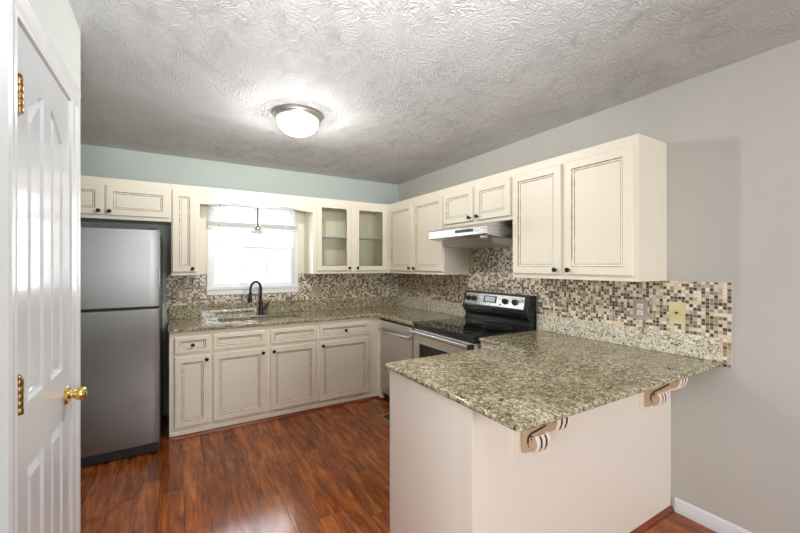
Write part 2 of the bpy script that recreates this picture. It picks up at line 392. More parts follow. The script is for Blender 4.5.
# ------------------------------------------------------------------ pantry door (faces +x): local frame rotated so that -y faces the room
LW = pi/2
dw = DY1-DY0
def door_face(mb, w, h):
    """six-ish panel moulded slab: two tall panels meeting in an arch above two lower panels"""
    # slab
    mb.box(.003, w-.003, -.002, .035, .006, h-.004)
door = thing('door_1', 'x', 'x', (XP, DY0, 0), LW)
for k in ('label', 'category'): del door[k]
struct(door)
slab = MB()
w_, h_ = dw, DZ
px = [(.095, .245), (.325, .475)]
def arch(x):   # top edge of the tall panels
    t = abs(x-.285)/.19
    return 1.935-.085*min(1, t)**1.6
def panel(mb, outline, depth=.011):
    """a moulded field: groove ring then raised centre, in front of the slab face at y=-.004"""
    def off(pts, d):
        cx = sum(p[0] for p in pts)/len(pts); z0 = min(p[1] for p in pts); z1 = max(p[1] for p in pts); x0 = min(p[0] for p in pts); x1 = max(p[0] for p in pts)
        out = []
        for x, z in pts:
            nx = x0+d+(x-x0)*(x1-x0-2*d)/(x1-x0)
            nz = z0+d if abs(z-z0) < 1e-6 else z-d*1.1
            out.append((nx, nz))
        return out
    levels = [(0, -.004), (.006, .006), (.014, .007), (.034, -.003)]
    R = []
    for d, y in levels: R.append([mb.bm.verts.new((x, y, z)) for x, z in off(outline, d)])
    n = len(outline)
    for A, B in zip(R, R[1:]):
        for k in range(n): mb.face([A[k], A[(k+1) % n], B[(k+1) % n], B[k]])
    mb.face(R[-1])
N = 8
outl = []
for a, b in px:
    outl.append([(a, 1.02), (b, 1.02)] + [(b-(b-a)*k/N, arch(b-(b-a)*k/N)) for k in range(N+1)])
for a, b in px:
    outl.append([(a, .22), (b, .22)] + [(b-(b-a)*k/N, .835) for k in range(N+1)])
# front skin with holes: build strips around each outline
def skin(mb, y=-.004):
    xs = [.003, px[0][0], px[0][1], px[1][0], px[1][1], w_-.003]; z0, z1 = .006, h_-.004
    def q(x0, x1, a, b):
        mb.face([mb.bm.verts.new(p) for p in ((x0, y, a), (x1, y, a), (x1, y, b), (x0, y, b))])
    q(xs[0], xs[1], z0, z1); q(xs[2], xs[3], z0, z1); q(xs[4], xs[5], z0, z1)
    for a, b in px:
        q(a, b, z0, .22); q(a, b, .835, 1.02)
        for k in range(N):
            x0 = a+(b-a)*k/N; x1 = a+(b-a)*(k+1)/N
            mb.face([mb.bm.verts.new(p) for p in ((x0, y, arch(x0)), (x1, y, arch(x1)), (x1, y, z1), (x0, y, z1))])
skin(slab)
for o_ in outl: panel(slab, o_)
slab.box(.003, w_-.003, .012, .035, .006, h_-.004)
# slab sides
slab.box(.003, .008, -.0038, .012, .006, h_-.004).box(w_-.008, w_-.003, -.0038, .012, .006, h_-.004).box(.008, w_-.008, -.0038, .012, h_-.01, h_-.004)
bmesh.ops.remove_doubles(slab.bm, verts=slab.bm.verts[:], dist=.0002)
slab.build('door_slab', 'doorw', door)
for hz in (1.845, 1.062, .25):
    hb = MB()
    for k in range(5): hb.lathe([(.0075, 0), (.0085, .002), (.0085, .0165), (.0075, .018)], (.0, -.012, hz-.046+k*.0186), n=14)
    hb.lathe([(.004, 0), (.007, .004), (.004, .010), (0, .012)], (0, -.012, hz+.047), n=12)
    hb.box(.002, .026, -.007, -.0045, hz-.046, hz+.046).box(-.014, -.002, -.012, -.0095, hz-.046, hz+.046)
    hb.build('hinge', 'brassd', door, smooth=True)
kb = MB(); kx, kz = dw-.062, .912
kb.lathe([(.0, 0), (.033, .0), (.034, .004), (.030, .009), (.016, .012), (.0125, .016), (.0125, .024), (.016, .027), (.023, .032), (.0260, .041), (.0255, .050), (.020, .058), (.010, .063), (0, .064)], (kx, -.004, kz), (0, -1, 0), 28)
kb.build('door_knob', 'brass', door, smooth=True)
# casing round the pantry door
def casing_prof(x0, x1, flip=False):
    w = x1-x0; P = [(0, 0), (0, -.010), (.010, -.013), (.018, -.010), (.050, -.014), (.062, -.020), (.072, -.020), (.085, -.016), (.085, 0)]
    P = [(p[0]/.085*w, p[1]) for p in P]
    return [(x1-p[0], p[1]) if flip else (x0+p[0], p[1]) for p in P]
tr = MB()
tr.prism(casing_prof(dw+.006, dw+.108), 2, 0, DZ+.006)
tr.prism(casing_prof(-.090, -.006, True), 2, 0, DZ+.006)
hp = [(y, z) for z, y in casing_prof(DZ+.006, DZ+.088)]
tr.prism(hp, 0, -.090, dw+.108)
# jamb lining and stop
tr.box(-.006, .0, -.0, T-.01, 0, DZ+.004).box(dw, dw+.006, 0, T-.01, 0, DZ+.004)
trim = struct(tr.build('trim_1', 'white', smooth=True, loc=(XP, DY0, 0))); trim.rotation_euler = (0, 0, LW)

# baseboards and shoe mouldings
bbp = [(0, 0), (-.014, 0), (-.014, .052), (-.011, .060), (-.012, .066), (-.007, .074), (-.004, .078), (0, .078)]
struct(MB().prism(bbp, 1, -3.112, YF+.02).build('baseboard_right', 'white', smooth=True))
bb2 = MB().prism([(-p[0], p[1]) for p in bbp], 1, YQ, DY0-.092, ).build('baseboard_pantry', 'white', smooth=True); bb2.location = (XP, 0, 0); struct(bb2)
def quarter(r=.018, n=6): return [(0, 0)] + [(-r*sin(pi/2*k/n) if False else -r*cos(pi/2*k/n), r*sin(pi/2*k/n)) for k in range(n+1)]
q_ = quarter(.019)
struct(MB().prism([(-.612+p[0], p[1]) for p in q_], 0, -2.505, -.612).build('trim_2', 'cherry', smooth=True))
t3 = MB().prism([(-3.090+p[0]*1.0, p[1]*1.2) for p in q_], 0, -1.535, -.016)
t3.prism([(-1.516+p[0], p[1]*1.2) for p in q_], 1, -3.09, -2.46)
struct(t3.build('trim_3', 'cherry', smooth=True))

# ================================================================== cabinets
FD = .020   # door thickness
def cab_door(mb, x0, x1, z0, z1, y, fw=.050, groove=True):
    e = .004; t = FD
    R = [(x0, x1, z0, z1, y), (x0, x1, z0, z1, y-t+e), (x0+e, x1-e, z0+e, z1-e, y-t),
         (x0+fw, x1-fw, z0+fw, z1-fw, y-t)]
    mi = [0, 0, 0]
    for d, yy, m_ in ((.0045, -t+.005, 1), (.014, -t+.008, 0), (.0175, -t+.0105, 1)):
        R.append((x0+fw+d, x1-fw-d, z0+fw+d, z1-fw-d, y+yy)); mi.append(m_)
    V = mb.rings(R, mi); mb.face(V[-1], 0); mb.face(V[0][::-1], 0)
def knob(parent, x, y, z):
    mb = MB(); mb.lathe([(.0, 0), (.008, 0), (.007, .004), (.0055, .010), (.010, .015), (.0150, .020), (.0155, .024), (.012, .028), (0, .030)], (x, y, z), (0, -1, 0), 18)
    return mb.build('knob', 'bronze', parent, smooth=True)
def add_door(parent, x0, x1, z0, z1, y, kn=None, name='door', fw=.050):
    mb = MB(); cab_door(mb, x0, x1, z0, z1, y, fw); d = mb.build(name, ['cream', 'glaze'], parent)
    if kn: knob(d, kn[0], y-FD, kn[1])
    return d
def frame_part(parent, x0, x1, z0, z1, y, stiles, rails, t=.018, name='face_frame'):
    """face frame bars; stiles (x0,x1) run the full height, rails (z0,z1,xa,xb) in between"""
    mb = MB()
    for a, b in stiles: mb.box(a, b, y, y+t, z0, z1)
    for a, b, xa, xb in rails: mb.box(xa, xb, y, y+t, a, b)
    return mb.build(name, 'cream', parent)

# ---- base cabinets, back run (frame plane y=-.61)
BY = -.610; BT = .858
def base_unit(name, label, x0, x1, fronts, doors, loc_x, side=True):
    t = thing(name, label, 'cabinet', (loc_x, 0, 0))
    L = lambda x: x-loc_x
    if 'sink' in name:
        MB().box(L(x0), L(x0)+.016, BY+.018, -.012, .02, BT).box(L(x1)-.016, L(x1), BY+.018, -.012, .02, BT).box(L(x0)+.016, L(x1)-.016, BY+.018, -.012, .02, .09)\
            .box(L(x0)+.016, L(x1)-.016, -.020, -.012, .09, .60).build('body', 'cream', t)
    else: MB().box(L(x0), L(x1), BY+.018, -.012, .02, BT).build('body', 'cream', t)
    st = [(L(x0), L(doors[0][0])+.006)] + [(L(a[1])-.006, L(b[0])+.006) for a, b in zip(doors, doors[1:])] + [(L(doors[-1][1])-.006, L(x1))]
    ra = []
    for (a, b) in zip(st, st[1:]): ra += [(.02, .092, a[1], b[0]), (.650, .695, a[1], b[0]), (.812, BT, a[1], b[0])]
    frame_part(t, L(x0), L(x1), .02, BT, BY, st, ra)
    mb = MB().box(L(x0)+.0005, L(x1)-.0005, BY-.006, BY-.0003, .024, .052); mb.build('base_rail', 'cream', t, bevel=.002)
    for f in fronts:
        add_door(t, L(f[0]), L(f[1]), .688, .820, BY, (L(f[2]), .752) if f[2] else None, 'drawer_front' if f[2] else 'false_drawer_front', .032)
    for d in doors: add_door(t, L(d[0]), L(d[1]), .086, .660, BY, (L(d[2]), .622))
    return t
base_unit('base_cabinet', 'narrow cream base cabinet with one drawer over one door beside the refrigerator', -2.500, -2.195, [(-2.464, -2.207, -2.335)], [(-2.464, -2.207, -2.233)], -2.35)
base_unit('sink_base_cabinet', 'wide cream sink cabinet with two doors under knobless drawer panels', -2.194, -1.275, [(-2.184, -1.757, None), (-1.718, -1.288, None)],
          [(-2.184, -1.757, -1.784), (-1.718, -1.288, -1.690)], -1.735)
corner = base_unit('base_cabinet', 'cream base cabinet with one wide door and drawer next to the dishwasher', -1.274, -.612, [(-1.258, -.720, -.99)], [(-1.258, -.720, -1.228)], -.99)
MB().box(-.611+.99, -.50+.99, -.700, -.592, .02, BT).build('corner_filler', 'cream', corner)

# ---- wall cabinets
UY = -.313; UZ0, UZ1 = 1.315, 2.115
def wall_unit(name, label, x0, x1, z0, doors, loc, rz=0, glass=False, ztop=2.057, zbot=None, light=False):
    t = thing(name, label, 'cabinet', loc, rz)
    zb = zbot if zbot else z0+.030
    if not glass: MB().box(x0, x1, UY+.018, -.003, z0, UZ1).build('body', 'cream', t)
    else:
        s = .016
        MB().box(x0, x0+s, UY+.018, -.003, z0, UZ1).box(x1-s, x1, UY+.018, -.003, z0, UZ1).box(x0+s, x1-s, UY+.018, -.003, UZ1-s, UZ1)\
            .box(x0+s, x1-s, UY+.018, -.003, z0, z0+.03).box(x0+s, x1-s, -.012, -.003, z0+.03, UZ1-s).build('body', 'creami', t)
        MB().box(x0+s, x1-s, UY+.05, -.012, 1.712, 1.728).build('shelf', 'white', t)
    st = [(x0, doors[0][0]+.010)] + [(a[1]-.012, b[0]+.012) for a, b in zip(doors, doors[1:])] + [(doors[-1][1]-.010, x1)]
    ra = []
    for a, b in zip(st, st[1:]): ra += [(z0, zb+.010, a[1], b[0]), (ztop-.012, UZ1, a[1], b[0])]
    frame_part(t, x0, x1, z0, UZ1, UY, st, ra)
    for d in doors:
        if not glass: add_door(t, d[0], d[1], zb, ztop, UY, (d[2], zb+.030))
        else:
            fw = .058; e = .004; mb = MB(); y = UY
            a, b = d[0], d[1]
            R = [(a+fw, b-fw, zb+fw, ztop-fw, y), (a, b, zb, ztop, y), (a, b, zb, ztop, y-FD+e), (a+e, b-e, zb+e, ztop-e, y-FD), (a+fw-.006, b-fw+.006, zb+fw-.006, ztop-fw+.006, y-FD),
                 (a+fw, b-fw, zb+fw, ztop-fw, y-FD+.006), (a+fw, b-fw, zb+fw, ztop-fw, y)]
            mb.rings(R, [0, 0, 0, 0, 1, 0]); dd = mb.build('glass_door', ['cream', 'glaze'], t)
            MB().box(a+fw, b-fw, y-.010, y-.007, zb+fw, ztop-fw).build('pane', 'cabglass', dd)
            knob(dd, d[2], y-FD, zb+.030)
    return t
wall_unit('wall_cabinet', 'short two-door cream cabinet above the refrigerator', -3.447+2.97, -2.490+2.97, 1.782, [(-3.42+2.97, -2.957+2.97, -2.985+2.97), (-2.940+2.97, -2.500+2.97, -2.915+2.97)], (-2.97, 0, 0), ztop=2.055, zbot=1.812)
wall_unit('wall_cabinet', 'tall narrow single-door cream cabinet between the refrigerator and window', -.1105, .1105, UZ0, [(-.102, .082, .052)], (-2.378, 0, 0), ztop=2.060)
wall_unit('glass_door_cabinet', 'cream wall cabinet with two glass doors and an inner shelf beside the window', -.456, .456, UZ0, [(-.418, -.030, -.058), (.012, .412, .040)], (-.7665, 0, 0), glass=True, ztop=2.068, zbot=1.345)
wall_unit('wall_cabinet', 'tall two-door cream cabinet in the corner, reaching the range hood', .3145-.0, 1.365, UZ0, [(.350, .828, .800), (.862, 1.355, .890)], (0, 0, 0), RW)
wall_unit('wall_cabinet', 'short two-door cream cabinet directly above the range hood', 1.3655, 2.1895, 1.745, [(1.374, 1.772, 1.742), (1.808, 2.180, 1.838)], (0, 0, 0), RW, zbot=1.775)
wall_unit('wall_cabinet', 'large two-door cream cabinet hanging above the peninsula by the bare wall', 2.190, 3.069, UZ0, [(2.205, 2.606, 2.572), (2.632, 3.045, 2.666)], (0, 0, 0), RW)

# ---- scalloped valance over the window
val = thing('window_valance', 'cream scalloped valance board bridging the cabinets over the sink window', 'valance', (-1.745, 0, 0))
vx0, vx1 = -2.2672+1.745, -1.2228+1.745
top = [(vx0, 2.115), (vx1, 2.115)]
bot = []
for k in range(49):
    t = k/48; x = vx1+(vx0-vx1)*t; u = abs(2*t-1)
    if u > .86: z = 1.960
    else: z = 1.963+.026*(1-cos(2*pi*u/.86))/2
    bot.append((x, z))
MB().prism(top+bot, 1, UY, UY+.018).build('board', 'cream', val)
MB().box(vx0, vx1, UY+.018, -.003, 2.092, 2.115).build('top_board', 'cream', val)
# cream panels on the wall either side of the window
for i, (a, b) in enumerate(((-2.266, -2.192), (-1.295, -1.2235))):
    struct(MB().box(a, b, -.010, -.0005, UZ0, 2.088).build('trim_%d' % (4+i), 'cream'))

PB = .8735
# ---- peninsula cabinet
pen = thing('peninsula_cabinet', 'pinkish cream peninsula base with plain end and back panels', 'cabinet', (-.76, -2.78, 0))
X_ = .76; Y_ = 2.78
MB().box(-1.500+X_, -.615+X_, -3.076+Y_, -2.485+Y_, .0, PB-.0008).box(-.614+X_, -.004+X_, -3.076+Y_, -2.172+Y_, 0, PB-.0008).build('body', 'cream', pen)
MB().box(-1.500+X_, -.002+X_, -3.090+Y_, -3.0765+Y_, .0, PB-.0008).build('back_panel', 'pen', pen, bevel=.001)
MB().box(-1.516+X_, -1.5005+X_, -3.092+Y_, -2.470+Y_, .0, PB-.0008).build('end_panel', 'pen', pen, bevel=.0015)
MB().box(-1.500+X_, -.635+X_, -2.4845+Y_, -2.470+Y_, .09, PB-.0008).build('front_frame', 'cream', pen)
for a, b in ((-1.47, -1.075), (-1.055, -.66)):
    # doors facing the kitchen, seen only from inside the kitchen
    mb = MB(); cab_door(mb, -b+.0, -a, .12, .83, 0); d = mb.build('door', ['cream', 'glaze'], pen); d.location = (X_, -2.470+Y_, 0); d.rotation_euler = (0, 0, pi)

# ================================================================== granite
GT, GB = .895, .860; PB = .8735
def rounded(poly, rads, n=6):
    out = []; L = len(poly)
    for i, p in enumerate(poly):
        r = rads[i]; p = Vector(p)
        if r <= 0: out.append(tuple(p)); continue
        a = (Vector(poly[i-1])-p).normalized(); b = (Vector(poly[(i+1) % L])-p).normalized()
        s, e = p+a*r, p+b*r; c = p+a*r+b*r
        for k in range(n+1):
            t = k/n; v = (s-c)*cos(t*pi/2)+(e-c)*sin(t*pi/2); out.append(tuple(c+v))
    return out
poly = [(-2.512, -.003), (-2.512, -.640), (-.640, -.640), (-.640, -1.3755), (-.003, -1.3755), (-.003, -.003)]
wt = MB().prism(rounded(poly, [0, .012, .0, .0, 0, 0]), 2, GB, GT).build('worktop', 'granite')
cut(wt, -2.105, -1.385, -.440, -.130, .8, 1.0)
b = wt.modifiers.new('edge', 'BEVEL'); b.width = .010; b.segments = 4; b.limit_method = 'ANGLE'; b.angle_limit = radians(40)
wt.data.polygons.foreach_set('use_smooth', [True]*len(wt.data.polygons)); wt.data.set_sharp_from_angle(angle=radians(34)); b.harden_normals = True
tag(wt, 'L-shaped speckled granite worktop holding the sink and reaching the range', 'countertop')
poly = [(-.003, -2.171), (-.640, -2.171), (-.640, -2.430), (-1.531, -2.430), (-1.531, -3.326), (-.003, -3.326)]
pt = MB().prism(rounded(poly, [0, .01, .0, .03, .028, 0]), 2, PB, PB+.0245).build('worktop', 'granite', smooth=True, bevel=.010, seg=5)
tag(pt, 'wide speckled granite slab overhanging the peninsula', 'countertop')
sp = MB().box(-2.510, -.022, -.0225, -.0085, GT+.0005, 1.022).build('granite_upstand', 'granite', bevel=.003); tag(sp, 'long granite upstand strip behind the sink and faucet', 'backsplash')
sp = MB().box(-.0225, -.0085, -1.3755, -.0085, GT+.0005, 1.022).build('granite_upstand', 'granite_lit', bevel=.003); tag(sp, 'short granite upstand strip between the corner and the range', 'backsplash')
sp = MB().box(-.0225, -.0085, -3.322, -2.171, PB+.025, 1.024).build('granite_upstand', 'granite_lit', bevel=.003); tag(sp, 'granite upstand strip along the wall at the peninsula', 'backsplash')

# ---- mosaic
mo = MB().box(-2.532, -2.206, -.0075, -.0005, .896, UZ0-.001).box(-2.206, -1.281, -.0075, -.0005, .896, 1.1075).box(-1.281, -.0078, -.0075, -.0005, .896, UZ0-.001).build('mosaic_backsplash', 'mosaic')
tag(mo, 'mosaic tile backsplash behind the sink on the window wall', 'backsplash')
mo = MB().box(.0005, 1.3652, -.0075, -.0005, .896, UZ0-.001).box(1.366, 2.189, -.0075, -.0005, .899, 1.744).box(2.1898, 3.367, -.0075, -.0005, .899, UZ0-.001).box(3.330, 3.367, -.0075, -.0005, .872, .899).build('mosaic_backsplash', 'mosaic')
mo.rotation_euler = (0, 0, RW)
tag(mo, 'mosaic tile backsplash behind the range, running on over the peninsula', 'backsplash')
# ================================================================== sink and faucet
sk = thing('kitchen_sink', 'undermount stainless sink set in the granite below the window', 'sink', (-1.745, -.34, 0))
a, b, c, d = -2.110+1.745, -1.380+1.745, -.445+.34, -.125+.34
mb = MB(); R = []
for x0, x1, y0, y1, z in ((a-.02, b+.02, c-.02, d+.02, .8585), (a, b, c, d, .8585), (a+.008, b-.008, c+.008, d-.008, .70), (a+.05, b-.05, c+.05, d-.05, .675)):
    R.append([mb.bm.verts.new(p) for p in ((x0, y0, z), (x1, y0, z), (x1, y1, z), (x0, y1, z))])
for A, B in zip(R, R[1:]):
    for k in range(4): mb.face([A[k], A[(k+1) % 4], B[(k+1) % 4], B[k]])
mb.face(R[-1]); mb.build('basin', 'steel', sk, smooth=True)
MB().lathe([(.0, 0), (.042, 0), (.045, .003), (.030, .002), (0, .001)], (0, 0, .675)).build('drain', 'chrome', sk, smooth=True)
fa = thing('kitchen_faucet', 'dark gooseneck pull-down faucet with side lever behind the sink', 'faucet', (-1.700, -.085, GT))
MB().lathe([(0, 0), (.030, 0), (.031, .006), (.026, .014), (.022, .030), (.020, .10), (.019, .14), (.014, .15), (0, .15)]).build('base', 'faucet', fa, smooth=True)
dirv = Vector((-.125, -.14, 0)); pts = [Vector((0, 0, .12)), Vector((0, 0, .20)), Vector((0, 0, .262))]
for k in range(1, 13):
    t = pi*k/12; pts.append(Vector((0, 0, .262)) + dirv*.5*(1-cos(t)) + Vector((0, 0, .085*sin(t))))
pts.append(pts[-1]+Vector((0, 0, -.02)))
MB().tube(pts, .0125, 14).build('neck', 'faucet', fa, smooth=True)
e_ = pts[-1]; MB().lathe([(0, 0), (.013, 0), (.016, -.008), (.0155, -.04), (.021, -.075), (.022, -.095), (.016, -.100), (0, -.100)], e_, n=20).build('spray_head', 'faucet', fa, smooth=True)
MB().tube([(.012, 0, .045), (.040, 0, .062), (.060, -.002, .095), (.082, -.004, .128), (.108, -.006, .158)], [.017, .016, .011, .008, .006], 12).build('lever', 'faucet', fa, smooth=True)

# ================================================================== refrigerator
fr = thing('refrigerator', 'stainless top-freezer refrigerator with dark grey sides', 'refrigerator', (-2.955, -.40, 0))
FX0, FX1 = -.395, .395
MB().box(FX0, FX1, -.335, .34, .03, 1.655).build('body', 'darkgrey', fr, bevel=.006)
def fdoor(z0, z1, name):
    pts = [(FX0+.004, -.338), (FX0, -.36)]; n = 24
    for k in range(n+1):
        t = k/n; x = FX0+(FX1-FX0)*t; u = 2*t-1; pts.append((x, -.406-.014*(1-u*u) - .0*(1 if abs(u) < .9 else 0) + (.010 if k in (0, n) else 0)))
    pts += [(FX1, -.36), (FX1-.004, -.338)]
    d = MB().prism(pts, 2, z0, z1).build(name, 'steelv', fr, smooth=True, bevel=.004)
    return d
fz = fdoor(1.098, 1.668, 'freezer_door'); fd = fdoor(.082, 1.080, 'refrigerator_door')
for d, z0, z1 in ((fz, 1.14, 1.50), (fd, .50, 1.04)):
    MB().tube([(FX0+.05, -.415, z0), (FX0+.05, -.455, z0+.03), (FX0+.05, -.458, (z0+z1)/2), (FX0+.05, -.455, z1-.03), (FX0+.05, -.415, z1)], .012).build('handle', 'blackm', d, smooth=True)
g = MB().box(FX0+.002, FX1-.002, -.40, -.335, .012, .078)
for k in range(26):
    x = FX0+.03+k*.028; g.box(x, x+.014, -.404, -.40, .024, .062)
g.build('toe_grille', 'blackm', fr, bevel=.002)
MB().box(FX1-.075, FX1-.01, -.392, -.30, 1.6685, 1.685).build('hinge_cover', 'darkgrey', fr, bevel=.004)
MB().box(FX0+.008, FX1-.008, -.40, -.338, 1.080, 1.098).build('gasket', 'blackm', fr)
for x in (FX0+.06, FX1-.06):
    for y in (-.28, .28): MB().lathe([(0, 0), (.02, 0), (.02, .03), (0, .03)], (x, y, 0), n=12).build('foot', 'blackm', fr)

# ================================================================== dishwasher (right wall frame)
dwx = thing('dishwasher', 'stainless dishwasher with curved bar handle between corner cabinet and range', 'dishwasher', (0, -1.005, 0), RW)
x0, x1 = -.300, .298
MB().box(x0+.004, x1-.004, -.590, -.03, .02, .856).build('body', 'blackm', dwx)
MB().box(x0+.002, x1-.002, -.632, -.592, .105, .775).build('door', 'steel', dwx, bevel=.006)
MB().box(x0+.002, x1-.002, -.632, -.592, .779, .838).build('control_panel', 'steel', dwx, bevel=.004)
MB().box(x0+.002, x1-.002, -.630, -.592, .8385, .857).build('top_trim', 'blackm', dwx)
hp = [(x0+.018, -.634, .748)]+[(x0+.018+(x1-x0-.036)*t, -.650-.030*sin(pi*t), .748) for t in [k/14 for k in range(15)]]+[(x1-.018, -.634, .748)]
MB().tube(hp, .016, 12).build('handle', 'steeld', dwx, smooth=True)
MB().box(x0+.004, x1-.004, -.575, -.5905, .0, .100).build('toe_kick', 'blackm', dwx)
MB().box(x1, x1+.068, -.625, -.590, .02, .858).build('side_filler', 'steelg', dwx)

# ================================================================== range
rg = thing('electric_range', 'stainless electric range with black glass cooktop and upright control backguard', 'stove', (0, -1.768, 0), RW)
x0, x1 = -.391, .391
MB().box(x0+.003, x1-.003, -.600, -.030, .02, .868).build('body', 'blackp', rg)
ck = MB().box(x0, x1, -.672, -.095, .889, .907); cko = ck.build('cooktop', 'blackg', rg, bevel=.003)
def flat_ring(mb, cx, cy, r, w=.003, z=.9074, n=40):
    A = [mb.bm.verts.new((cx+r*cos(2*pi*k/n), cy+r*sin(2*pi*k/n), z)) for k in range(n)]
    B = [mb.bm.verts.new((cx+(r-w)*cos(2*pi*k/n), cy+(r-w)*sin(2*pi*k/n), z)) for k in range(n)]
    for k in range(n): mb.face([A[k], A[(k+1) % n], B[(k+1) % n], B[k]])
for cx, cy, r in ((-.19, -.50, .11), (.19, -.50, .09), (-.19, -.24, .085), (.19, -.24, .11)): 
    rings = MB(); flat_ring(rings, cx, cy, r); rings.build('burner_ring', 'darkgrey', cko)
v = MB().box(x0+.002, x1-.002, -.660, -.601, .853, .8885)
for k in range(3): v.box(x0+.06+k*.22, x0+.24+k*.22, -.6605, -.660, .858, .872)
v.build('vent_strip', 'blackp', rg, bevel=.002)
od = MB().box(x0+.002, x1-.002, -.662, -.6005, .215, .849).build('oven_door', 'steel', rg, bevel=.005)
MB().box(x0+.095, x1-.095, -.665, -.6622, .36, .735).build('oven_window', 'blackg', od, bevel=.001)
hp = [(x0+.006, -.690), (x0+.006, -.676), (x0+.03, -.668)]
MB().box(x0+.004, x1-.022, -.712, -.690, .812, .845).build('handle', 'steeld', od, bevel=.008, seg=3)
MB().box(x0+.006, x0+.030, -.6895, -.6622, .815, .842).build('handle_bracket', 'steeld', od, bevel=.003)
MB().box(x1-.0215, x1+.002, -.712, -.6622, .808, .848).build('handle_bracket', 'blackp', od, bevel=.004)
MB().box(x0+.002, x1-.002, -.662, -.6005, .045, .205).build('storage_drawer', 'steel', rg, bevel=.005)
# backguard: curved black shell with slanted steel panel
prof = [(-.012, .890), (-.012, 1.163), (-.070, 1.168), (-.090, 1.160), (-.118, 1.045), (-.119, 1.020), (-.108, .985), (-.090, .975), (-.083, .960), (-.083, .945), (-.090, .935), (-.090, .903), (-.090, .890)]
x0 = -.368
bgd = MB().prism(prof, 0, x0, x1).build('backguard', 'blackp', rg, smooth=True, bevel=.002)
MB().box(x0+.004, x1-.004, -.100, -.0905, .9075, .930).build('rear_trim', 'blackp', rg, bevel=.003)
# slanted frame for the panel face
import mathutils
A = Vector((0, -.0915, 1.157)); B = Vector((0, -.1175, 1.050)); up = (A-B).normalized(); out = Vector((0, -up.z, up.y)).normalized()
if out.y > 0: out = -out
def pbox(name, mat, xa, xb, s0, s1, d0, d1, parent, bevel=.0015):
    mb = MB(); vs = []
    for s_ in (s0, s1):
        for x, d_ in ((xa, d0), (xb, d0), (xb, d1), (xa, d1)):
            p = B+up*s_+out*d_; vs.append(mb.bm.verts.new((x, p.y, p.z)))
    for q in ((3, 2, 1, 0), (4, 5, 6, 7), (0, 1, 5, 4), (1, 2, 6, 5), (2, 3, 7, 6), (3, 0, 4, 7)): mb.face([vs[i] for i in q])
    return mb.build(name, mat, parent, bevel=bevel)
M['screen'] = plain('pale display screen', rgb(188, 198, 204), .15)
pl = pbox('control_panel', 'steeld', x0+.028, x1-.040, .004, .104, .0002, .004, bgd)
pbox('display', 'darkgrey', -.100, .055, .030, .090, .0042, .006, pl)
mbb = pbox('display_screen', 'screen', -.080, .038, .040, .082, .0062, .0068, pl, 0)
for kx in (x0+.075, x0+.150, .155, .260):
    p = B+up*.054+out*.0042
    mb = MB().lathe([(0, 0), (.024, 0), (.025, .004), (.020, .006), (.018, .022), (.015, .026), (0, .026)], (kx, p.y, p.z), out, 22)
    q0 = p+out*.024
    mb.box(kx-.005, kx+.005, q0.y-.006, q0.y+.004, q0.z-.018, q0.z+.018)
    mb.build('knob', 'blackm', pl, smooth=True)
p = B+up*.022+out*.0042
MB().lathe([(0, 0), (.008, 0), (.007, .004), (0, .004)], (.105, p.y, p.z), out, 14).build('button', 'blackm', pl, smooth=True)
for xx in (.095, .120):
    p = B+up*.075+out*.0042; MB().lathe([(0, 0), (.004, 0), (.003, .003), (0, .003)], (xx, p.y, p.z), out, 10).build('button', 'blackm', pl, smooth=True)

# ================================================================== range hood
hd = thing('range_hood', 'stainless under-cabinet range hood with slim dark button strip', 'range hood', (0, -1.768, 0), RW)
x0, x1 = -.382, .350
shell = [(-.010, 1.744), (-.010, 1.628), (-.020, 1.604), (-.40, 1.604), (-.44, 1.625), (-.495, 1.640), (-.500, 1.648), (-.500, 1.694), (-.494, 1.700), (-.345, 1.744)]
shell = [(-.010, 1.744), (-.010, 1.598), (-.060, 1.598), (-.42, 1.622), (-.496, 1.634), (-.502, 1.640), (-.502, 1.700), (-.498, 1.705), (-.345, 1.744)]
MB().prism(shell, 0, x0, x1).build('shell', 'steeld', hd, smooth=True, bevel=.002)
# tapering lower pan
mb = MB()
lo = [(x0+.05, -.41, 1.628), (x1-.05, -.41, 1.628), (x1-.03, -.06, 1.600), (x0+.03, -.06, 1.600)]; lb = [(x0+.09, -.36, 1.572), (x1-.09, -.36, 1.572), (x1-.06, -.09, 1.560), (x0+.06, -.09, 1.560)]
A_ = [mb.bm.verts.new(p) for p in lo]; B_ = [mb.bm.verts.new(p) for p in lb]
for k in range(4): mb.face([A_[k], A_[(k+1) % 4], B_[(k+1) % 4], B_[k]])
mb.face(A_[::-1]); mb.face(B_); mb.build('filter_pan', 'steel', hd, bevel=.004)
MB().box(-.015, .200, -.505, -.5022, 1.664, 1.688).build('button_strip', 'darkgrey', hd, bevel=.001)
for k in range(6): MB().box(.004+k*.033, .022+k*.033, -.5062, -.5052, 1.670, 1.682).build('button', 'blackm', hd)
MB().lathe([(0, 0), (.030, 0), (.028, -.014), (.018, -.022), (0, -.025)], (.27, -.455, 1.628), n=20).build('lamp_lens', 'shade', hd, smooth=True)

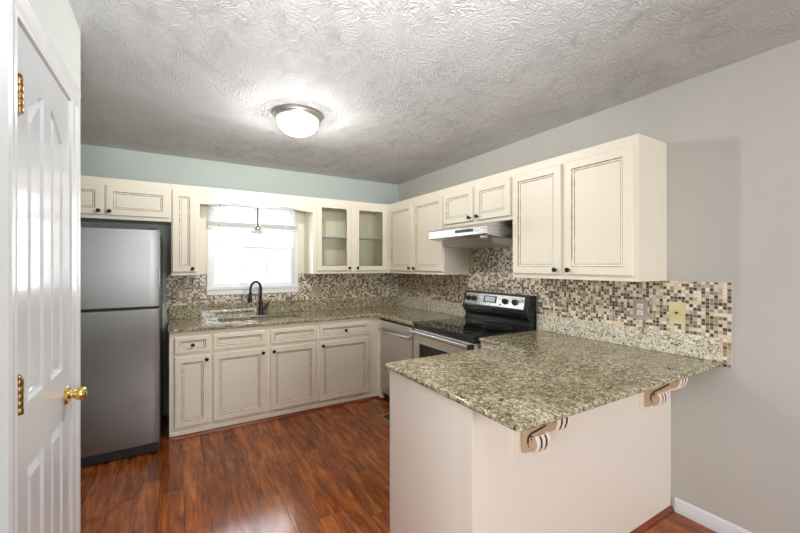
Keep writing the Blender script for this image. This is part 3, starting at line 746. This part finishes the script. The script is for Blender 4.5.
# ================================================================== corbels
def corbel(x, label):
    t = thing('corbel', label, 'bracket', (x, -3.0905, 0), 0, 'carved corbels under the granite overhang')
    MB().box(-.068, .068, -.012, 0, .640, PB-.0012).build('back_plate', 'pen', t, bevel=.002)
    def scroll(pts, x0, x1, name, mats, par):
        return MB().prism(pts, 0, x0, x1).build(name, mats, par, smooth=True, bevel=.003)
    TZ = PB-.0012
    out = [(.012, TZ), (.168, TZ), (.176, .855), (.176, .825), (.168, .803), (.152, .789), (.130, .780), (.108, .768), (.090, .752), (.078, .740),
           (.084, .732), (.088, .718), (.086, .700), (.077, .684), (.064, .675), (.048, .670), (.034, .660), (.012, .652)]
    out = [(-o, z) for o, z in out]
    b_ = scroll(out, -.040, .040, 'scroll', 'corb', t)  # tan paint darkened so the side faces read as shaded
    def arc(cy, cz, rad, a0, a1, n=8): return [(cy+rad*cos(radians(a0+(a1-a0)*k/n)), cz+rad*sin(radians(a0+(a1-a0)*k/n))) for k in range(n+1)]
    upper = [(.128, .872), (.136, .850), (.136, .825), (.125, .803), (.105, .785), (.085, .768), (.062, .750), (.047, .728), (.044, .708), (.053, .690)]
    inner = [(.064, .722), (.057, .735), (.070, .740)]
    for sg in (-1, 1):
        for cv, rad in ((upper, .0040), (inner, .0026), (arc(.158, .838, .009, 100, -150), .0024)):
            MB().tube([(sg*.0403, -o, z) for o, z in cv], rad, 8).build('carved_line', 'glaze2', b_, smooth=True)
        MB().lathe([(0, 0), (.017, 0), (.016, .003), (.012, .004), (0, .007)], (sg*.040, -.066, .702), (sg, 0, 0), 20).build('volute', 'corb', b_, smooth=True)
    low = [(.080, .738), (.086, .730), (.0885, .717), (.0865, .700), (.077, .684), (.064, .675)]
    high = [(.176, .868), (.1765, .850), (.176, .825), (.168, .803), (.152, .789), (.130, .780)]
    for rx in (-.029, 0, .029):
        for cv in (low, high): MB().tube([(rx, -(o-.005), z) for o, z in cv], .0105, 10).build('rib', 'pen', b_, smooth=True)  # ribs take the paler panel paint to stand for lit front faces
    for rx in (-.0145, .0145):
        for cv in (low, high): MB().tube([(rx, -(o+.001), z) for o, z in cv], .0034, 8).build('carved_line', 'glaze2', b_, smooth=True)
    return t
M['glaze2'] = plain('dark brown glaze line', rgb(72, 50, 38), .6)
corbel(-1.226, 'carved scroll corbel near the free corner of the peninsula')
corbel(-.285, 'carved scroll corbel under the overhang near the wall')

# ================================================================== outlets
def plate(label, mat, dmat, x, z, kind, loc=(0, 0, 0), rz=0, w=.078, h=.125, cat='outlet'):
    t = thing('wall_outlet' if kind == 'outlet' else ('light_switch' if kind == 'switch' else ('cable_plate' if kind == 'coax' else 'wall_plate')), label, cat, loc, rz)
    y = -.0078
    MB().box(x-w/2, x+w/2, y-.006, y, z-h/2, z+h/2).build('cover_plate', mat, t, bevel=.002)
    yy = y-.0062
    if kind == 'outlet':
        d = MB()
        for s in (-1, 1): d.box(x-.017, x+.017, yy-.003, yy, z+s*.020-.015, z+s*.020+.015)
        d = d.build('receptacle', dmat, t, bevel=.003)
        for s in (-1, 1):
            for q in (-.007, .007): MB().box(x+q-.0015, x+q+.0015, yy-.0036, yy-.0031, z+s*.020-.003, z+s*.020+.007).build('slot', 'dark', d)
            MB().box(x-.0025, x+.0025, yy-.0036, yy-.0031, z+s*.020-.011, z+s*.020-.006).build('slot', 'dark', d)
    elif kind == 'switch':
        MB().box(x-.016, x+.016, yy-.004, yy, z-.033, z+.033).build('rocker', dmat, t, bevel=.002)
    elif kind == 'coax':
        MB().lathe([(0, 0), (.0075, 0), (.006, .003), (.0045, .009), (0, .009)], (x, yy, z), (0, -1, 0), 12).build('jack', dmat, t, smooth=True)
    for s in (-1, 1): MB().lathe([(0, 0), (.003, 0), (0, .0012)], (x, yy, z+s*(h/2-.014)), (0, -1, 0), 8).build('screw', 'chrome', t)
    return t
plate('tan wall plate with white rocker between refrigerator and window', 'tan', 'recept', 0, 1.127, 'switch', (-2.414, 0, 0), cat='switch')
plate('plain tan plate under the glass cabinet, nearer the window', 'tan', 'tan', 0, 1.102, 'blank', (-1.080, 0, 0), w=.118, cat='wall plate')
plate('tan outlet plate under the glass cabinet, nearer the corner', 'tan', 'tan', 0, 1.102, 'outlet', (-.790, 0, 0))
plate('tan outlet plate on the mosaic between corner and range', 'tan', 'tan', .63, 1.108, 'outlet', (0, 0, 0), RW)
plate('taupe plate with white outlet under the large cabinet', 'taupe', 'recept', 2.928, 1.134, 'outlet', (0, 0, 0), RW, w=.082)
plate('ivory cable jack plate on the mosaic beyond the large cabinet', 'ivory', 'blackm', 3.122, 1.134, 'coax', (0, 0, 0), RW)

# ================================================================== window blind, pendant
bl = thing('window_blind', 'white raised venetian blind across the top of the kitchen window', 'blind', (-1.745, -.045, 0))
bx0, bx1 = -.440, .437
MB().box(bx0, bx1, -.022, .022, 2.040, 2.082).build('headrail', 'blind', bl, bevel=.002)
mb = MB()
for k in range(9):
    z = 2.026-k*.022
    mb.prism([(-.022, z-.007), (0, z+.0015), (.022, z+.007), (.022, z+.0085), (0, z+.003), (-.022, z-.0055)], 0, bx0, bx1)
mb.build('slat', 'blind', bl)
mb = MB()
for k in range(12): mb.box(bx0, bx1, -.024, .024, 1.790+k*.0038, 1.7922+k*.0038)
mb.build('gathered_slat', 'blind', bl)
MB().box(bx0, bx1, -.024, .024, 1.772, 1.7895).build('bottom_rail', 'blind', bl, bevel=.003)
for x in (-.30, 0, .30):
    for y in (-.026, .026): MB().box(x-.004, x+.004, y-.0006, y+.0006, 1.790, 2.040).build('ladder_tape', 'blind', bl)
MB().tube([(bx0+.105, -.034, 2.045), (bx0+.105, -.036, 1.52)], .0045, 8).build('wand', 'blind', bl, smooth=True)
pd = thing('pendant_lamp', 'small pendant lamp on a dark rod hanging in front of the sink window', 'lamp', (-1.748, -.185, 0))
MB().tube([(0, 0, 2.092), (0, 0, 1.80)], .007, 10).build('rod', 'blackm', pd, smooth=True)
MB().lathe([(0, 2.0915), (.05, 2.0915), (.05, 2.083), (.02, 2.070), (0, 2.07)], n=24).build('ceiling_cup', 'bronze', pd, smooth=True)
MB().lathe([(0, 1.815), (.012, 1.812), (.020, 1.800), (.031, 1.785), (.031, 1.765), (.024, 1.762), (0, 1.762)], n=20).build('socket', 'chrome', pd, smooth=True)
mb = MB(); pr = [(.026, 1.764), (.045, 1.756), (.070, 1.742), (.088, 1.730), (.090, 1.727), (.086, 1.727), (.068, 1.737), (.043, 1.751), (.022, 1.758)]
mb.lathe(pr, n=28); mb.build('lamp_shade', 'shade', pd, smooth=True)

# ================================================================== ceiling light
cl = thing('ceiling_light', 'round flush ceiling light with brushed metal ring and lit white dome', 'light', (-1.734, -1.569, H))
MB().lathe([(0, 0), (.168, 0), (.169, -.008), (.164, -.014), (.162, -.020), (.154, -.026), (.152, -.032), (.144, -.038), (.134, -.040), (.134, -.02), (0, -.02)], n=48).build('ring', 'satin', cl, smooth=True)
prf = [(.138, -.036)]+[(.138*cos(radians(a_))**.85, -.036-.106*sin(radians(a_))) for a_ in range(8, 90, 8)]+[(0, -.142)]
MB().lathe(prf, n=40).build('glass_dome', 'dome', cl, smooth=True)
MB().lathe([(0, -.140), (.010, -.141), (.010, -.145), (.005, -.148), (.007, -.154), (.004, -.161), (0, -.163)], n=16).build('finial', 'satin', cl, smooth=True)

bulb = bpy.data.lights.new('bulb', 'POINT'); bulb.energy = 70; bulb.shadow_soft_size = .03; bulb.color = (1.0, .97, .93)
bo = bpy.data.objects.new('bulb', bulb); bo.location = (0, 0, -.060); bo.parent = cl; C.objects.link(bo)

# ================================================================== floor register
fv = thing('floor_register', 'brass floor register in the wood floor in front of the dishwasher', 'vent', (-.771, -1.20, 0))
mb = MB().box(-.055, -.040, -.155, .155, .0005, .005).box(.040, .055, -.155, .155, .0005, .005).box(-.040, .040, -.155, -.138, .0005, .005).box(-.040, .040, .138, .155, .0005, .005)
mb.build('frame', 'brass', fv, bevel=.001)
mb = MB().box(-.040, .040, -.138, .138, .0003, .0008, 1)
for k in range(14): mb.box(-.040, .040, -.134+k*.0202, -.134+k*.0202+.006, .001, .004)
mb.build('grille', ['brassd', 'dark'], fv)
